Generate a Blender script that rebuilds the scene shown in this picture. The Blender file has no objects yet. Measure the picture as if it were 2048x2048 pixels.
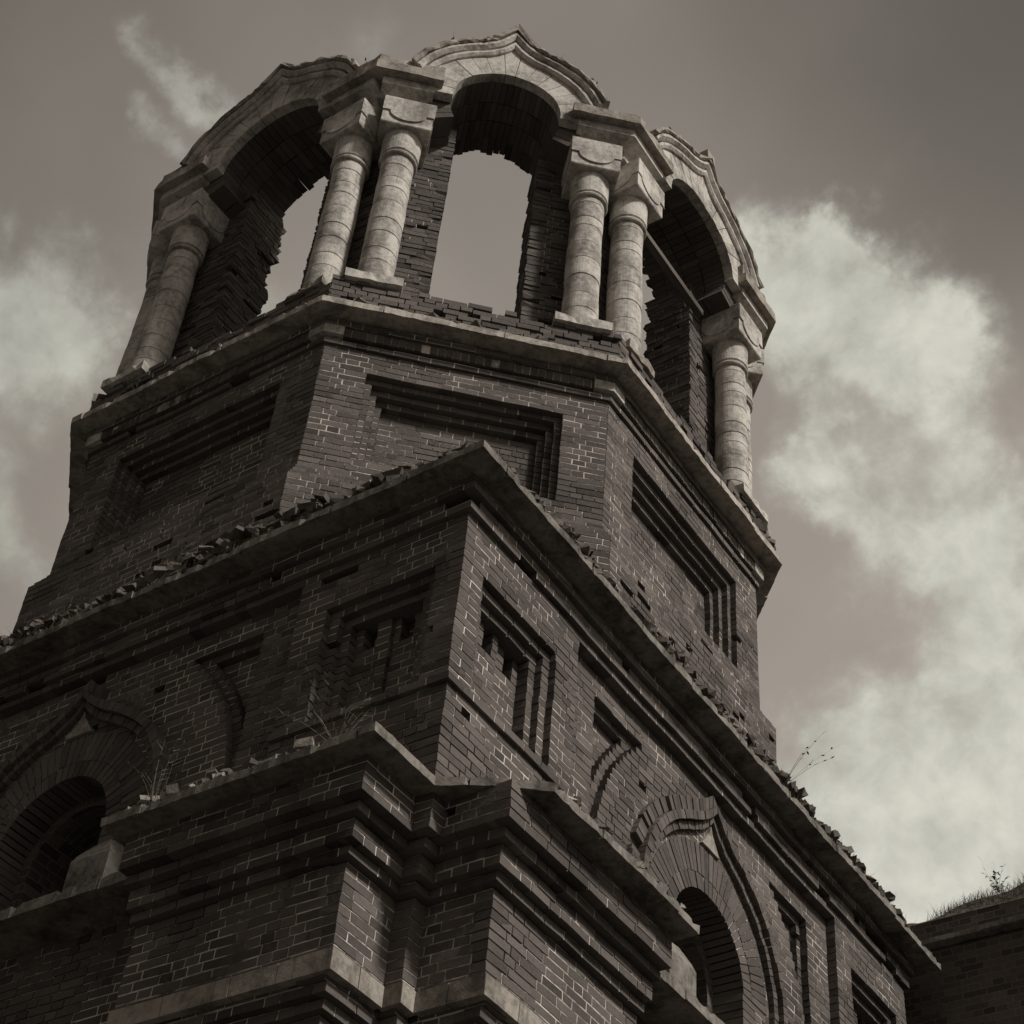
import bpy, math, random
from mathutils import Matrix, Vector, noise
random.seed(7)
PI = math.pi
scene = bpy.context.scene
C = scene.collection

# ------------------------------------------------------------------ camera
cd = bpy.data.cameras.new("camera")
cam = bpy.data.objects.new("camera", cd)
C.objects.link(cam)
ROT = Matrix(((0.83396409, 0.33737491, 0.43667159),
              (0.54664459, -0.61320603, -0.57022632),
              (0.07538960, 0.71425244, -0.69581597)))
cam.matrix_world = Matrix.Translation((10.52086, -11.91910, 1.6)) @ ROT.to_4x4()
cd.sensor_width = 36
cd.lens = 36 * 3513.96 / 2048
cd.clip_start = 0.1
cd.clip_end = 3000
scene.camera = cam

# ------------------------------------------------------------------ light
SUN_EL, SUN_AZ = math.radians(42), math.radians(-1)      # azimuth from +X, counter-clockwise
SUN_DIR = Vector((math.cos(SUN_EL) * math.cos(SUN_AZ), math.cos(SUN_EL) * math.sin(SUN_AZ), math.sin(SUN_EL)))
sl = bpy.data.lights.new("sun", 'SUN')
sl.energy = 2.9
sl.angle = math.radians(6)
sl.color = (1.0, 0.96, 0.90)
so = bpy.data.objects.new("sun", sl)
so.rotation_euler = SUN_DIR.to_track_quat('Z', 'Y').to_euler()
C.objects.link(so)
vs = scene.view_settings
scene.display_settings.display_device = 'sRGB'
vs.view_transform = 'Standard'
vs.look = 'None'
vs.exposure = 0
vs.gamma = 1


class NT:
    """small helper to write node trees"""
    def __init__(self, tree):
        self.t = tree

    def n(self, typ, **kw):
        o = self.t.nodes.new(typ)
        for k, v in kw.items():
            setattr(o, k, v)
        return o

    def put(self, sock, v):
        if hasattr(v, 'is_output'):
            self.t.links.new(v, sock)
        else:
            sock.default_value = v

    def m(self, op, a, b=0.0, c=0.0, clamp=False):
        o = self.n('ShaderNodeMath', operation=op, use_clamp=clamp)
        for i, v in enumerate((a, b, c)):
            self.put(o.inputs[i], v)
        return o.outputs[0]

    def vm(self, op, a, b=(0, 0, 0)):
        o = self.n('ShaderNodeVectorMath', operation=op)
        self.put(o.inputs[0], a)
        if op == 'SCALE':
            self.put(o.inputs['Scale'], b)
        else:
            self.put(o.inputs[1], b)
        return o.outputs['Value'] if op in ('DOT_PRODUCT', 'LENGTH') else o.outputs[0]

    def mix(self, f, a, b):
        o = self.n('ShaderNodeMix', data_type='RGBA')
        self.put(o.inputs[0], f)
        self.put(o.inputs[6], a)
        self.put(o.inputs[7], b)
        return o.outputs[2]

    def noise(self, vec, scale, detail=4, rough=0.55, dist=0.0):
        o = self.n('ShaderNodeTexNoise')
        self.put(o.inputs['Vector'], vec)
        o.inputs['Scale'].default_value = scale
        o.inputs['Detail'].default_value = detail
        o.inputs['Roughness'].default_value = rough
        o.inputs['Distortion'].default_value = dist
        return o.outputs[0]

    def rng(self, v, a, b, c=0.0, d=1.0, smooth=True):
        o = self.n('ShaderNodeMapRange', interpolation_type='SMOOTHSTEP' if smooth else 'LINEAR')
        self.put(o.inputs[0], v)
        for i, x in enumerate((a, b, c, d)):
            o.inputs[i + 1].default_value = x
        return o.outputs[0]


# ------------------------------------------------------------------ sky
CLOUDS = [(-0.2734, 0.5403, 0.7959, 0.0171, 0.7), (-0.2628, 0.5671, 0.7806, 0.0199, 1.0), (-0.2415, 0.5854, 0.774, 0.0228, 1.0), (-0.2177, 0.6042, 0.7665, 0.0228, 1.0), (-0.2003, 0.6285, 0.7516, 0.0199, 0.7), (-0.2209, 0.5642, 0.7955, 0.0128, 0.6), (-0.2642, 0.5929, 0.7607, 0.0171, 0.7), (-0.231, 0.6234, 0.747, 0.0171, 0.6), (-0.2703, 0.6272, 0.7304, 0.0128, 0.6), (-0.2869, 0.646, 0.7074, 0.0171, 0.7), (-0.265, 0.6632, 0.7, 0.0171, 0.6), (-0.1957, 0.6704, 0.7157, 0.0228, 0.7), (-0.218, 0.6947, 0.6855, 0.0199, 0.8), (-0.2067, 0.7174, 0.6653, 0.0256, 1.0), (-0.2287, 0.73, 0.6441, 0.0228, 0.7), (-0.3133, 0.749, 0.5838, 0.0256, 0.8), (-0.2788, 0.7535, 0.5954, 0.0285, 1.0), (-0.2501, 0.7617, 0.5977, 0.0313, 1.0), (-0.3326, 0.7607, 0.5575, 0.0313, 1.0), (-0.2901, 0.7726, 0.5647, 0.0398, 1.1), (-0.251, 0.7881, 0.562, 0.037, 1.1), (-0.3114, 0.7876, 0.5318, 0.0341, 1.0), (-0.2741, 0.8011, 0.5321, 0.037, 0.8), (-0.6029, 0.3388, 0.7223, 0.0256, 0.8), (-0.5816, 0.3472, 0.7357, 0.0171, 0.7), (-0.6191, 0.3512, 0.7024, 0.0256, 0.8), (-0.5774, 0.3171, 0.7523, 0.0171, 0.5), (-0.6504, 0.4213, 0.632, 0.0171, 0.6), (-0.6468, 0.3941, 0.653, 0.0142, 0.3), (-0.4013, 0.3428, 0.8494, 0.0171, 0.3), (-0.5037, 0.4267, 0.7512, 0.0171, 0.35), (-0.5011, 0.2658, 0.8235, 0.0074, 0.31), (-0.4967, 0.2766, 0.8227, 0.0074, 0.31), (-0.4922, 0.2875, 0.8217, 0.0074, 0.31), (-0.4875, 0.2984, 0.8205, 0.0074, 0.31), (-0.4828, 0.3093, 0.8193, 0.0074, 0.31), (-0.478, 0.3202, 0.8179, 0.0074, 0.31), (-0.473, 0.3312, 0.8164, 0.0074, 0.31), (-0.5144, 0.2992, 0.8037, 0.0068, 0.279), (-0.5092, 0.3092, 0.8032, 0.0068, 0.279), (-0.504, 0.3192, 0.8026, 0.0068, 0.279), (-0.4987, 0.3292, 0.8018, 0.0068, 0.279), (-0.4933, 0.3392, 0.801, 0.0068, 0.279), (-0.4877, 0.3493, 0.8001, 0.0068, 0.279), (-0.2945, 0.6079, 0.7374, 0.0085, 0.279), (-0.2841, 0.6294, 0.7233, 0.0085, 0.31), (-0.2998, 0.635, 0.712, 0.0102, 0.31), (-0.2575, 0.638, 0.7257, 0.0085, 0.248), (-0.2401, 0.6573, 0.7143, 0.0114, 0.31), (-0.2895, 0.6622, 0.6911, 0.0114, 0.279), (-0.2703, 0.6841, 0.6775, 0.0114, 0.248), (-0.2461, 0.7071, 0.6629, 0.0128, 0.31), (-0.2481, 0.6774, 0.6925, 0.0102, 0.31), (-0.3164, 0.6421, 0.6983, 0.008, 0.217), (-0.29, 0.6914, 0.6617, 0.0102, 0.186), (-0.2189, 0.5604, 0.7988, 0.0074, 0.31), (-0.224, 0.57, 0.7905, 0.0074, 0.186)]
world = bpy.data.worlds.new("World")
scene.world = world
world.use_nodes = True
wt = world.node_tree
for nd in list(wt.nodes):
    wt.nodes.remove(nd)
w = NT(wt)
sky = w.n('ShaderNodeTexSky', sky_type='NISHITA')
sky.sun_disc = False
sky.sun_elevation = SUN_EL
sky.sun_rotation = PI / 2 - SUN_AZ
sky.air_density = 1.0
sky.dust_density = 2.5
bw = w.n('ShaderNodeRGBToBW')
wt.links.new(sky.outputs[0], bw.inputs[0])
dirv = w.vm('NORMALIZE', w.n('ShaderNodeTexCoord').outputs['Generated'])
warp = w.n('ShaderNodeTexNoise')
wt.links.new(dirv, warp.inputs['Vector'])
warp.inputs['Scale'].default_value = 11
warp.inputs['Detail'].default_value = 9
warp.inputs['Roughness'].default_value = 0.62
wd = w.vm('NORMALIZE', w.vm('ADD', dirv, w.vm('SCALE', w.vm('SUBTRACT', warp.outputs['Color'], (0.5, 0.5, 0.5)), 0.11)))
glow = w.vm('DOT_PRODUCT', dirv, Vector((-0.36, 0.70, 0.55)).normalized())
acc = 0.0
for (x, y, z, r, a) in CLOUDS:
    dd = w.m('SUBTRACT', 1.0, w.vm('DOT_PRODUCT', wd, Vector((x, y, z)).normalized()))
    e = w.m('MULTIPLY', w.m('EXPONENT', w.m('DIVIDE', dd, -1.0 * r * r)), a)
    acc = e if acc == 0.0 else w.m('ADD', acc, e)
fb = w.noise(dirv, 9.0, 8, 0.6, 0.4)
fb2 = w.noise(dirv, 34.0, 6, 0.6, 0.3)
broad = w.noise(dirv, 4.0, 3, 0.5)
acc = w.m('MINIMUM', acc, 1.2)
turb = w.m('ADD', w.m('MULTIPLY', w.m('SUBTRACT', fb, 0.5), 1.25), w.m('MULTIPLY', w.m('SUBTRACT', fb2, 0.5), 0.62))
dens = w.m('ADD', w.m('MULTIPLY', acc, 0.74), w.m('MULTIPLY', turb, w.m('ADD', w.m('MULTIPLY', acc, 0.55), 0.45)))
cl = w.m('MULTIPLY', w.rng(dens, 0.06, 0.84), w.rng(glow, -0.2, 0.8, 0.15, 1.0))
# brightness of the clear part; deep darkens a patch of sky high on the right
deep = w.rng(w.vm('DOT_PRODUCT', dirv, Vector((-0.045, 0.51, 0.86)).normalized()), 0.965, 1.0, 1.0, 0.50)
sky_dim = w.m('MULTIPLY', deep, w.m('MULTIPLY', w.rng(glow, 0.82, 1.0, 0.66, 1.0), w.rng(glow, -0.2, 0.84, 0.30, 1.0)))  # also dims the unseen sky outside the view, added to darken the left walls
sky_dim = w.m('MULTIPLY', sky_dim, w.rng(broad, 0.3, 0.7, 0.88, 1.12))
skyl = w.m('MULTIPLY', w.m('MULTIPLY', bw.outputs[0], 0.20), sky_dim)
SKY_GAIN = 1.0
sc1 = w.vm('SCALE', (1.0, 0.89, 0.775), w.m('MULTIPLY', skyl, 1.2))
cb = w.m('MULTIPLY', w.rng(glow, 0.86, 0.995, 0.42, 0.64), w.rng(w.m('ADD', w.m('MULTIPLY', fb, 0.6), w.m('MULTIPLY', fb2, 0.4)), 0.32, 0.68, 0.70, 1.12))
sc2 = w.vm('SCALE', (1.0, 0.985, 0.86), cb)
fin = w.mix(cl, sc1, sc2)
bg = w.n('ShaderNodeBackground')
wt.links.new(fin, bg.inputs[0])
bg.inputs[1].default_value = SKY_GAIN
wo = w.n('ShaderNodeOutputWorld')
wt.links.new(bg.outputs[0], wo.inputs[0])


# ------------------------------------------------------------------ materials
def mat(name):
    m = bpy.data.materials.new(name)
    m.use_nodes = True
    t = m.node_tree
    b = t.nodes['Principled BSDF']
    b.inputs['Specular IOR Level'].default_value = 0.15
    b.inputs['Roughness'].default_value = 0.92
    return m, NT(t), b


def bump(N, b, h, s, dist):
    o = N.n('ShaderNodeBump')
    o.inputs['Strength'].default_value = s
    o.inputs['Distance'].default_value = dist
    N.put(o.inputs['Height'], h)
    N.t.links.new(o.outputs[0], b.inputs['Normal'])


def make_brick():
    m, N, b = mat('old_brick')
    pos = N.n('ShaderNodeTexCoord').outputs['Object']
    tone = N.n('ShaderNodeAttribute', attribute_name='tone').outputs['Fac']
    big = N.noise(pos, 0.9, 4, 0.6)
    fine = N.noise(pos, 26, 5, 0.65)
    grit = N.noise(pos, 120, 3, 0.6)
    v = N.m('ADD', N.m('MULTIPLY', tone, 0.55), N.m('MULTIPLY', fine, 0.45))
    v = N.m('ADD', v, N.m('MULTIPLY', N.m('SUBTRACT', big, 0.5), 0.75), clamp=True)
    col = N.mix(v, (0.034, 0.030, 0.028, 1), (0.205, 0.181, 0.165, 1))
    lime = N.rng(N.noise(pos, 3.2, 6, 0.7), 0.60, 0.8, 0.0, 0.30)
    lime = N.m('MULTIPLY', lime, N.rng(grit, 0.42, 0.62))
    col = N.mix(lime, col, (0.36, 0.32, 0.28, 1))
    N.put(b.inputs['Base Color'], col)
    bump(N, b, N.m('ADD', fine, N.m('MULTIPLY', grit, 0.5)), 0.7, 0.012)
    return m


def make_mortar():
    m, N, b = mat('lime_mortar')
    pos = N.n('ShaderNodeTexCoord').outputs['Object']
    f = N.noise(pos, 2.2, 5, 0.65)
    g = N.noise(pos, 14, 3, 0.6)
    v = N.rng(N.m('ADD', N.m('MULTIPLY', f, 0.7), N.m('MULTIPLY', g, 0.3)), 0.38, 0.58)
    N.put(b.inputs['Base Color'], N.mix(v, (0.10, 0.089, 0.081, 1), (0.70, 0.635, 0.575, 1)))
    bump(N, b, N.noise(pos, 60, 3), 0.6, 0.006)
    return m


def make_flat_brick():
    m, N, b = mat('brick_masonry')
    uv = N.n('ShaderNodeUVMap', uv_map='UVMap').outputs[0]
    pos = N.n('ShaderNodeTexCoord').outputs['Object']
    nz = N.n('ShaderNodeTexNoise')
    N.t.links.new(pos, nz.inputs['Vector'])
    nz.inputs['Scale'].default_value = 9
    uvw = N.vm('ADD', uv, N.vm('SCALE', N.vm('SUBTRACT', nz.outputs['Color'], (0.5, 0.5, 0.5)), 0.02))
    br = N.n('ShaderNodeTexBrick')
    N.t.links.new(uvw, br.inputs['Vector'])
    br.inputs['Color1'].default_value = (0.06, 0.052, 0.048, 1)
    br.inputs['Color2'].default_value = (0.16, 0.14, 0.128, 1)
    br.inputs['Mortar'].default_value = (0.20, 0.175, 0.15, 1)
    br.inputs['Scale'].default_value = 1
    br.inputs['Mortar Size'].default_value = 0.006
    br.inputs['Brick Width'].default_value = 0.27
    br.inputs['Row Height'].default_value = 0.078
    br.squash = 0.5
    br.squash_frequency = 2
    big = N.noise(pos, 1.1, 4, 0.6)
    col = N.mix(N.rng(big, 0.3, 0.7, 0, 0.5), br.outputs['Color'], (0.07, 0.058, 0.05, 1))
    N.put(b.inputs['Base Color'], col)
    h = N.m('SUBTRACT', N.noise(pos, 30, 4), N.m('MULTIPLY', br.outputs['Fac'], 0.9))
    bump(N, b, h, 0.8, 0.012)
    return m


def make_stone(name, lo, hi, joint=0.0):
    m, N, b = mat(name)
    pos = N.n('ShaderNodeTexCoord').outputs['Object']
    a = N.noise(pos, 2.4, 6, 0.62, 0.3)
    f = N.noise(pos, 17, 5, 0.65)
    s = N.noise(N.vm('MULTIPLY', pos, (6.0, 6.0, 0.8)), 1.0, 4, 0.6)
    v = N.m('ADD', N.m('ADD', N.m('MULTIPLY', a, 0.5), N.m('MULTIPLY', f, 0.3)), N.m('MULTIPLY', s, 0.2))
    tone = N.n('ShaderNodeAttribute', attribute_name='tone').outputs['Fac']
    v = N.m('ADD', v, N.m('MULTIPLY', N.m('SUBTRACT', tone, 0.5), 0.07))
    streak = N.rng(N.noise(N.vm('MULTIPLY', pos, (13.0, 13.0, 0.9)), 1.0, 4, 0.65), 0.56, 0.72, 0, 0.5)
    col = N.mix(N.rng(v, 0.36, 0.60), lo + (1,), hi + (1,))
    col = N.mix(streak, col, tuple(0.30 * x for x in hi) + (1,))
    lich = N.rng(N.noise(pos, 7.5, 6, 0.7), 0.54, 0.66, 0, 0.68)
    col = N.mix(lich, col, tuple(0.42 * x for x in hi) + (1,))
    pit = N.rng(N.noise(pos, 55, 2), 0.66, 0.74, 0, 0.6)
    col = N.mix(pit, col, (0.10, 0.09, 0.08, 1))
    hgt = N.m('ADD', N.m('MULTIPLY', f, 1.0), N.m('MULTIPLY', N.noise(pos, 70, 3), 0.4))
    if joint:
        uv = N.n('ShaderNodeUVMap', uv_map='UVMap').outputs[0]
        sx = N.n('ShaderNodeSeparateXYZ')
        N.t.links.new(uv, sx.inputs[0])
        fr = N.m('FRACT', N.m('DIVIDE', N.m('ADD', sx.outputs[0], 0.31), joint))
        jm = N.m('LESS_THAN', fr, 0.009)
        col = N.mix(N.m('MULTIPLY', jm, 0.85), col, (0.03, 0.027, 0.024, 1))
        hgt = N.m('SUBTRACT', hgt, N.m('MULTIPLY', jm, 2.0))
    N.put(b.inputs['Base Color'], col)
    bump(N, b, hgt, 0.6, 0.012)
    return m


def make_plain(name, lo, hi, sc, stretch=(1, 1, 1)):
    m, N, b = mat(name)
    pos = N.vm('MULTIPLY', N.n('ShaderNodeTexCoord').outputs['Object'], stretch)
    f = N.noise(pos, sc, 6, 0.65)
    N.put(b.inputs['Base Color'], N.mix(N.rng(f, 0.3, 0.7), lo + (1,), hi + (1,)))
    bump(N, b, f, 0.6, 0.02)
    return m


M = dict(
    brick=make_brick(), mortar=make_mortar(), flat=make_flat_brick(),
    stone=make_stone('limestone', (0.20, 0.186, 0.168), (0.61, 0.578, 0.53)),
    slab=make_stone('weathered_slab', (0.065, 0.059, 0.053), (0.26, 0.24, 0.215)),
    ledge=make_stone('ledge_slab_stone', (0.17, 0.153, 0.134), (0.50, 0.46, 0.41)),
    oldstone=make_stone('dirty_stone', (0.13, 0.115, 0.10), (0.40, 0.365, 0.32)),
    dark=make_plain('unlit_inside', (0.02, 0.018, 0.016), (0.05, 0.044, 0.039), 5),  # shade of the window interiors put into a near-black colour
    wood=make_plain('grey_timber', (0.05, 0.043, 0.037), (0.16, 0.14, 0.12), 9, (1, 0.08, 1)),
    soil=make_plain('rubble_soil', (0.05, 0.043, 0.036), (0.16, 0.138, 0.117), 12),
    ground=make_plain('dry_ground', (0.045, 0.042, 0.037), (0.10, 0.094, 0.083), 0.8),
    grass=make_plain('dry_grass', (0.06, 0.055, 0.042), (0.17, 0.155, 0.122), 6),
    stem=make_plain('dry_stem', (0.09, 0.08, 0.066), (0.21, 0.19, 0.16), 20),
)


# ------------------------------------------------------------------ mesh building
BELFRY = [False]


class MB:
    def __init__(self):
        self.v, self.f, self.fm, self.ft = [], [], [], []
        self.mats = []

    def slot(self, k):
        if k not in self.mats:
            self.mats.append(k)
        return self.mats.index(k)

    def face(self, pts, mk, tone=0.5):
        i = len(self.v)
        self.v.extend([tuple(p) for p in pts])
        self.f.append(tuple(range(i, i + len(pts))))
        self.fm.append(self.slot(mk))
        self.ft.append(tone)

    def hexa(self, fr, bk, mk, tone=0.5, mside=None, back=False):
        """fr: four front corners counter-clockwise seen from the front, bk: the same corners at the back"""
        ms = mside or mk
        i = len(self.v)
        self.v.extend([tuple(p) for p in fr] + [tuple(p) for p in bk])
        a = self.slot(mk)
        s = self.slot(ms)
        self.f.append((i, i + 1, i + 2, i + 3)); self.fm.append(a); self.ft.append(tone)
        for q in range(4):
            r = (q + 1) % 4
            self.f.append((i + r, i + q, i + 4 + q, i + 4 + r)); self.fm.append(s); self.ft.append(tone)
        if back:
            self.f.append((i + 7, i + 6, i + 5, i + 4)); self.fm.append(s); self.ft.append(tone)

    def build(self, name, parent=None, smooth=False, weld=False):
        me = bpy.data.meshes.new(name)
        if BELFRY[0]:
            self.v = [(x, y, z - .09 - .015 * (z - 16.1)) for x, y, z in self.v]
        if parent:
            # old masonry is never quite true: settle every part by a few millimetres
            out = []
            for p in self.v:
                q = Vector(p)
                d = noise.noise_vector(q * 0.8) * .009 + noise.noise_vector(q * 3.1) * .0065 + noise.noise_vector(q * 9.0) * .0035
                out.append((p[0] + d.x, p[1] + d.y, p[2] + d.z))
            self.v = out
        me.from_pydata(self.v, [], self.f)
        for k in self.mats:
            me.materials.append(M[k])
        me.polygons.foreach_set('material_index', self.fm)
        at = me.attributes.new('tone', 'FLOAT', 'FACE')
        at.data.foreach_set('value', self.ft)
        uvl = me.uv_layers.new(name='UVMap')
        uv = []
        V = self.v
        for p in me.polygons:
            n = p.normal
            if abs(n.z) > 0.75:
                for vi in p.vertices:
                    uv.extend((V[vi][0], V[vi][1]))
            else:
                l = math.hypot(n.x, n.y) or 1
                tx, ty = -n.y / l, n.x / l
                for vi in p.vertices:
                    uv.extend((V[vi][0] * tx + V[vi][1] * ty, V[vi][2]))
        uvl.data.foreach_set('uv', uv)
        me.update()
        if weld:
            import bmesh
            bm = bmesh.new()
            bm.from_mesh(me)
            bmesh.ops.remove_doubles(bm, verts=bm.verts, dist=0.0004)
            bm.to_mesh(me)
            bm.free()
        if smooth:
            for p in me.polygons:
                p.use_smooth = True
        o = bpy.data.objects.new(name, me)
        C.objects.link(o)
        if parent:
            o.parent = parent
        return o


def thing(name, label, cat, group=None, loc=(0, 0, 0)):
    o = bpy.data.objects.new(name, None)
    o.location = loc
    C.objects.link(o)
    tag(o, label, cat, group)
    return o


def tag(o, label, cat, group=None):
    o['label'] = label
    o['category'] = cat
    if group:
        o['group'] = group
    return o


class Frame:
    """wall frame: n is the outward normal (angle a), u runs to the right seen from outside"""
    def __init__(self, a):
        self.n = (math.cos(a), math.sin(a))
        self.t = (-math.sin(a), math.cos(a))

    def p(self, u, d, z):
        return (self.n[0] * d + self.t[0] * u, self.n[1] * d + self.t[1] * u, z)


def sub(mbs, tagname):
    if tagname not in mbs:
        mbs[tagname] = MB()
    return mbs[tagname]


COURSE = 0.078


def wall_face(mbs, F, z0, z1, ext, dfn, seed=0, course=COURSE, lens=(0.262, 0.130), joint=0.0125, jit=0.0014,
              depth=0.16, miss=0.004, mk='brick', mortar='mortar', rec=0.0026, endjit=0.0, missfn=None, step=0.01):
    """lay a wall brick by brick: dfn(u,z) -> (distance, tag) or None for a hole; ext(z,row) -> (ua,ub)"""
    rnd = random.Random(seed * 131 + 5)
    k0 = int(math.floor(z0 / course + 0.5)); k1 = int(math.floor(z1 / course + 0.5))
    for k in range(k0, k1):
        za, zb = k * course, (k + 1) * course
        zc = (za + zb) / 2
        e = ext(zc, k)
        if not e:
            continue
        ua, ub = e
        if ub - ua < 0.02:
            continue
        # constant-depth runs along the row
        runs = []
        n = max(2, int((ub - ua) / step))
        cur = dfn(ua + 1e-4, zc); start = ua
        for i in range(1, n + 1):
            u = ua + (ub - ua) * i / n - 1e-4
            d = dfn(u, zc)
            if d != cur:
                runs.append((start, u, cur)); start = u; cur = d
        runs.append((start, ub, cur))
        wob = rnd.uniform(-0.004, 0.004)
        for (ra, rb, dt) in runs:
            if dt is None or rb - ra < 0.015:
                continue
            d, tg = dt
            mb = sub(mbs, tg)
            um = (ra + rb) / 2
            up, dn = dfn(um, zc + course), dfn(um, zc - course)
            iu = joint * 0.6 if (up is None or up[0] < d - 0.015) else 0
            idn = joint * 0.6 if (dn is None or dn[0] < d - 0.015) else 0
            def bed(a, b):
                if not mortar:
                    return
                a = max(a, ra + .007); b = min(b, rb - .007)
                er = noise.noise(Vector(F.p((a + b) / 2, d, zc)) * 1.7)
                dm = d - rec - max(0, er - .05) * .028
                if b > a:
                    mb.hexa([F.p(a, dm, za + idn), F.p(b, dm, za + idn), F.p(b, dm, zb - iu), F.p(a, dm, zb - iu)],
                            [F.p(a, dm - depth * .8, za + idn), F.p(b, dm - depth * .8, za + idn), F.p(b, dm - depth * .8, zb - iu), F.p(a, dm - depth * .8, zb - iu)],
                            mortar, 0.5, mk)
            # bricks
            L = lens[0] if (k % 2) else lens[1]
            off = (k * 0.618 % 1) * 0.06
            x = ra
            first = True
            alt = k % 2
            while x < rb - 1e-4:
                ln = lens[0] if rnd.random() < (0.62 if alt else 0.38) else lens[1]
                ln *= rnd.uniform(0.94, 1.06)
                if first:
                    ln = (lens[0] * .75 if alt else lens[1]) if len(lens) > 1 else ln
                    first = False
                y = x + ln
                if y > rb - 0.07:
                    y = rb
                if missfn and missfn((x + y) / 2, zc, rnd):
                    x = y
                    continue
                a = x + (joint / 2 if x > ra + 1e-6 else 0)
                b = y - (joint / 2 if y < rb - 1e-6 else 0)
                dj = d + rnd.uniform(-jit, jit)
                r = rnd.random()
                if r < miss:
                    dj = d - 0.07
                else:
                    bed(x, y)
                zl, zh = za + joint / 2 + wob * .5, zb - joint / 2 + wob * .5
                q = lambda s=0.0009: rnd.uniform(-s, s)
                fr = [F.p(a + q(.002), dj + q(), zl + q()), F.p(b + q(.002), dj + q(), zl + q()), F.p(b + q(.002), dj + q(), zh + q()), F.p(a + q(.002), dj + q(), zh + q())]
                if endjit:
                    e1 = rnd.uniform(-endjit, endjit) if x < ra + 1e-6 else 0
                    e2 = rnd.uniform(-endjit, endjit) if y > rb - 1e-6 else 0
                    fr = [F.p(a + e1, dj, zl), F.p(b - e2, dj, zl), F.p(b + e2, dj, zh), F.p(a - e1, dj, zh)]
                bk = [F.p(a, d - depth, zl), F.p(b, d - depth, zl), F.p(b, d - depth, zh), F.p(a, d - depth, zh)]
                mb.hexa(fr, bk, mk, min(1, max(0, rnd.gauss(0.5, 0.23))))
                x = y


def resample(poly, s):
    out = []
    n = len(poly)
    for i in range(n):
        a, b = poly[i], poly[(i + 1) % n]
        L = math.hypot(b[0] - a[0], b[1] - a[1])
        k = max(1, int(L / s))
        for j in range(k):
            t = j / k
            out.append((a[0] + (b[0] - a[0]) * t, a[1] + (b[1] - a[1]) * t, j == 0))
    return out


def stones(pts, rnd):
    """cut the edge of a slab into stones a good metre long, each a little out of line, with open joints"""
    out = []
    run, nxt = 0.0, rnd.uniform(.5, 1.2)
    off, dz = rnd.uniform(-.007, .007), rnd.uniform(-.005, .005)
    for i, (x, y, c) in enumerate(pts):
        out.append((x, y, c, off, dz, False))
        x2, y2, c2 = pts[(i + 1) % len(pts)]
        L = math.hypot(x2 - x, y2 - y)
        run += L
        if run > nxt and not c and not c2 and L > .03:
            ex, ey = (x2 - x) / L, (y2 - y) / L
            mx, my = (x + x2) / 2, (y + y2) / 2
            out.append((mx - ex * .006, my - ey * .006, False, off, dz, False))
            out.append((mx - ex * .004, my - ey * .004, False, off, dz, True))
            off, dz = rnd.uniform(-.010, .010), rnd.uniform(-.006, .006)
            out.append((mx + ex * .004, my + ey * .004, False, off, dz, True))
            out.append((mx + ex * .006, my + ey * .006, False, off, dz, False))
            run, nxt = 0.0, rnd.uniform(.75, 1.35)
    return out


def slab(poly, z0, z1, mk, s=0.06, jit=0.0045, seed=0, mb=None, chips=0.04, under=None):
    """flat stone slab with slightly broken edges; poly counter-clockwise"""
    rnd = random.Random(seed)
    mb = mb or MB()
    pts = resample(poly, s)
    if mk in ('slab', 'ledge'):
        pts = stones(pts, rnd)
    cx = sum(p[0] for p in pts) / len(pts); cy = sum(p[1] for p in pts) / len(pts)
    bot, top = [], []
    for pt in pts:
        x, y, c = pt[:3]
        off, dz, notch = pt[3:] if len(pt) > 3 else (0, 0, False)
        l = math.hypot(x - cx, y - cy) or 1
        ix, iy = (cx - x) / l, (cy - y) / l
        j1, j2 = rnd.uniform(-jit, jit) + off, rnd.uniform(-jit, jit) + off
        if notch:
            j1 += .03; j2 += .03
        cz = 0
        if rnd.random() < chips:
            j2 += rnd.uniform(0.005, 0.03)
            cz = rnd.uniform(0.008, 0.025)
        bot.append((x + ix * j1, y + iy * j1, z0 + dz + rnd.uniform(-jit, jit) * .5))
        top.append((x + ix * j2, y + iy * j2, z1 + dz - cz + rnd.uniform(-jit, jit)))
    n = len(pts)
    for i in range(n):
        j = (i + 1) % n
        mb.face([bot[i], bot[j], top[j], top[i]], mk)
    mb.face(top, mk)
    mb.face(bot[::-1], under or mk)
    return mb


def loft(mb, polys, mk, tone=0.5):
    """polys: list of (list of xy, z); same count"""
    n = len(polys[0][0])
    for (pa, za), (pb, zb) in zip(polys[:-1], polys[1:]):
        for i in range(n):
            j = (i + 1) % n
            mb.face([(pa[i][0], pa[i][1], za), (pa[j][0], pa[j][1], za), (pb[j][0], pb[j][1], zb), (pb[i][0], pb[i][1], zb)], mk, tone)
    mb.face([(x, y, polys[-1][1]) for x, y in polys[-1][0]], mk, tone)
    mb.face([(x, y, polys[0][1]) for x, y in polys[0][0]][::-1], mk, tone)


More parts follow.
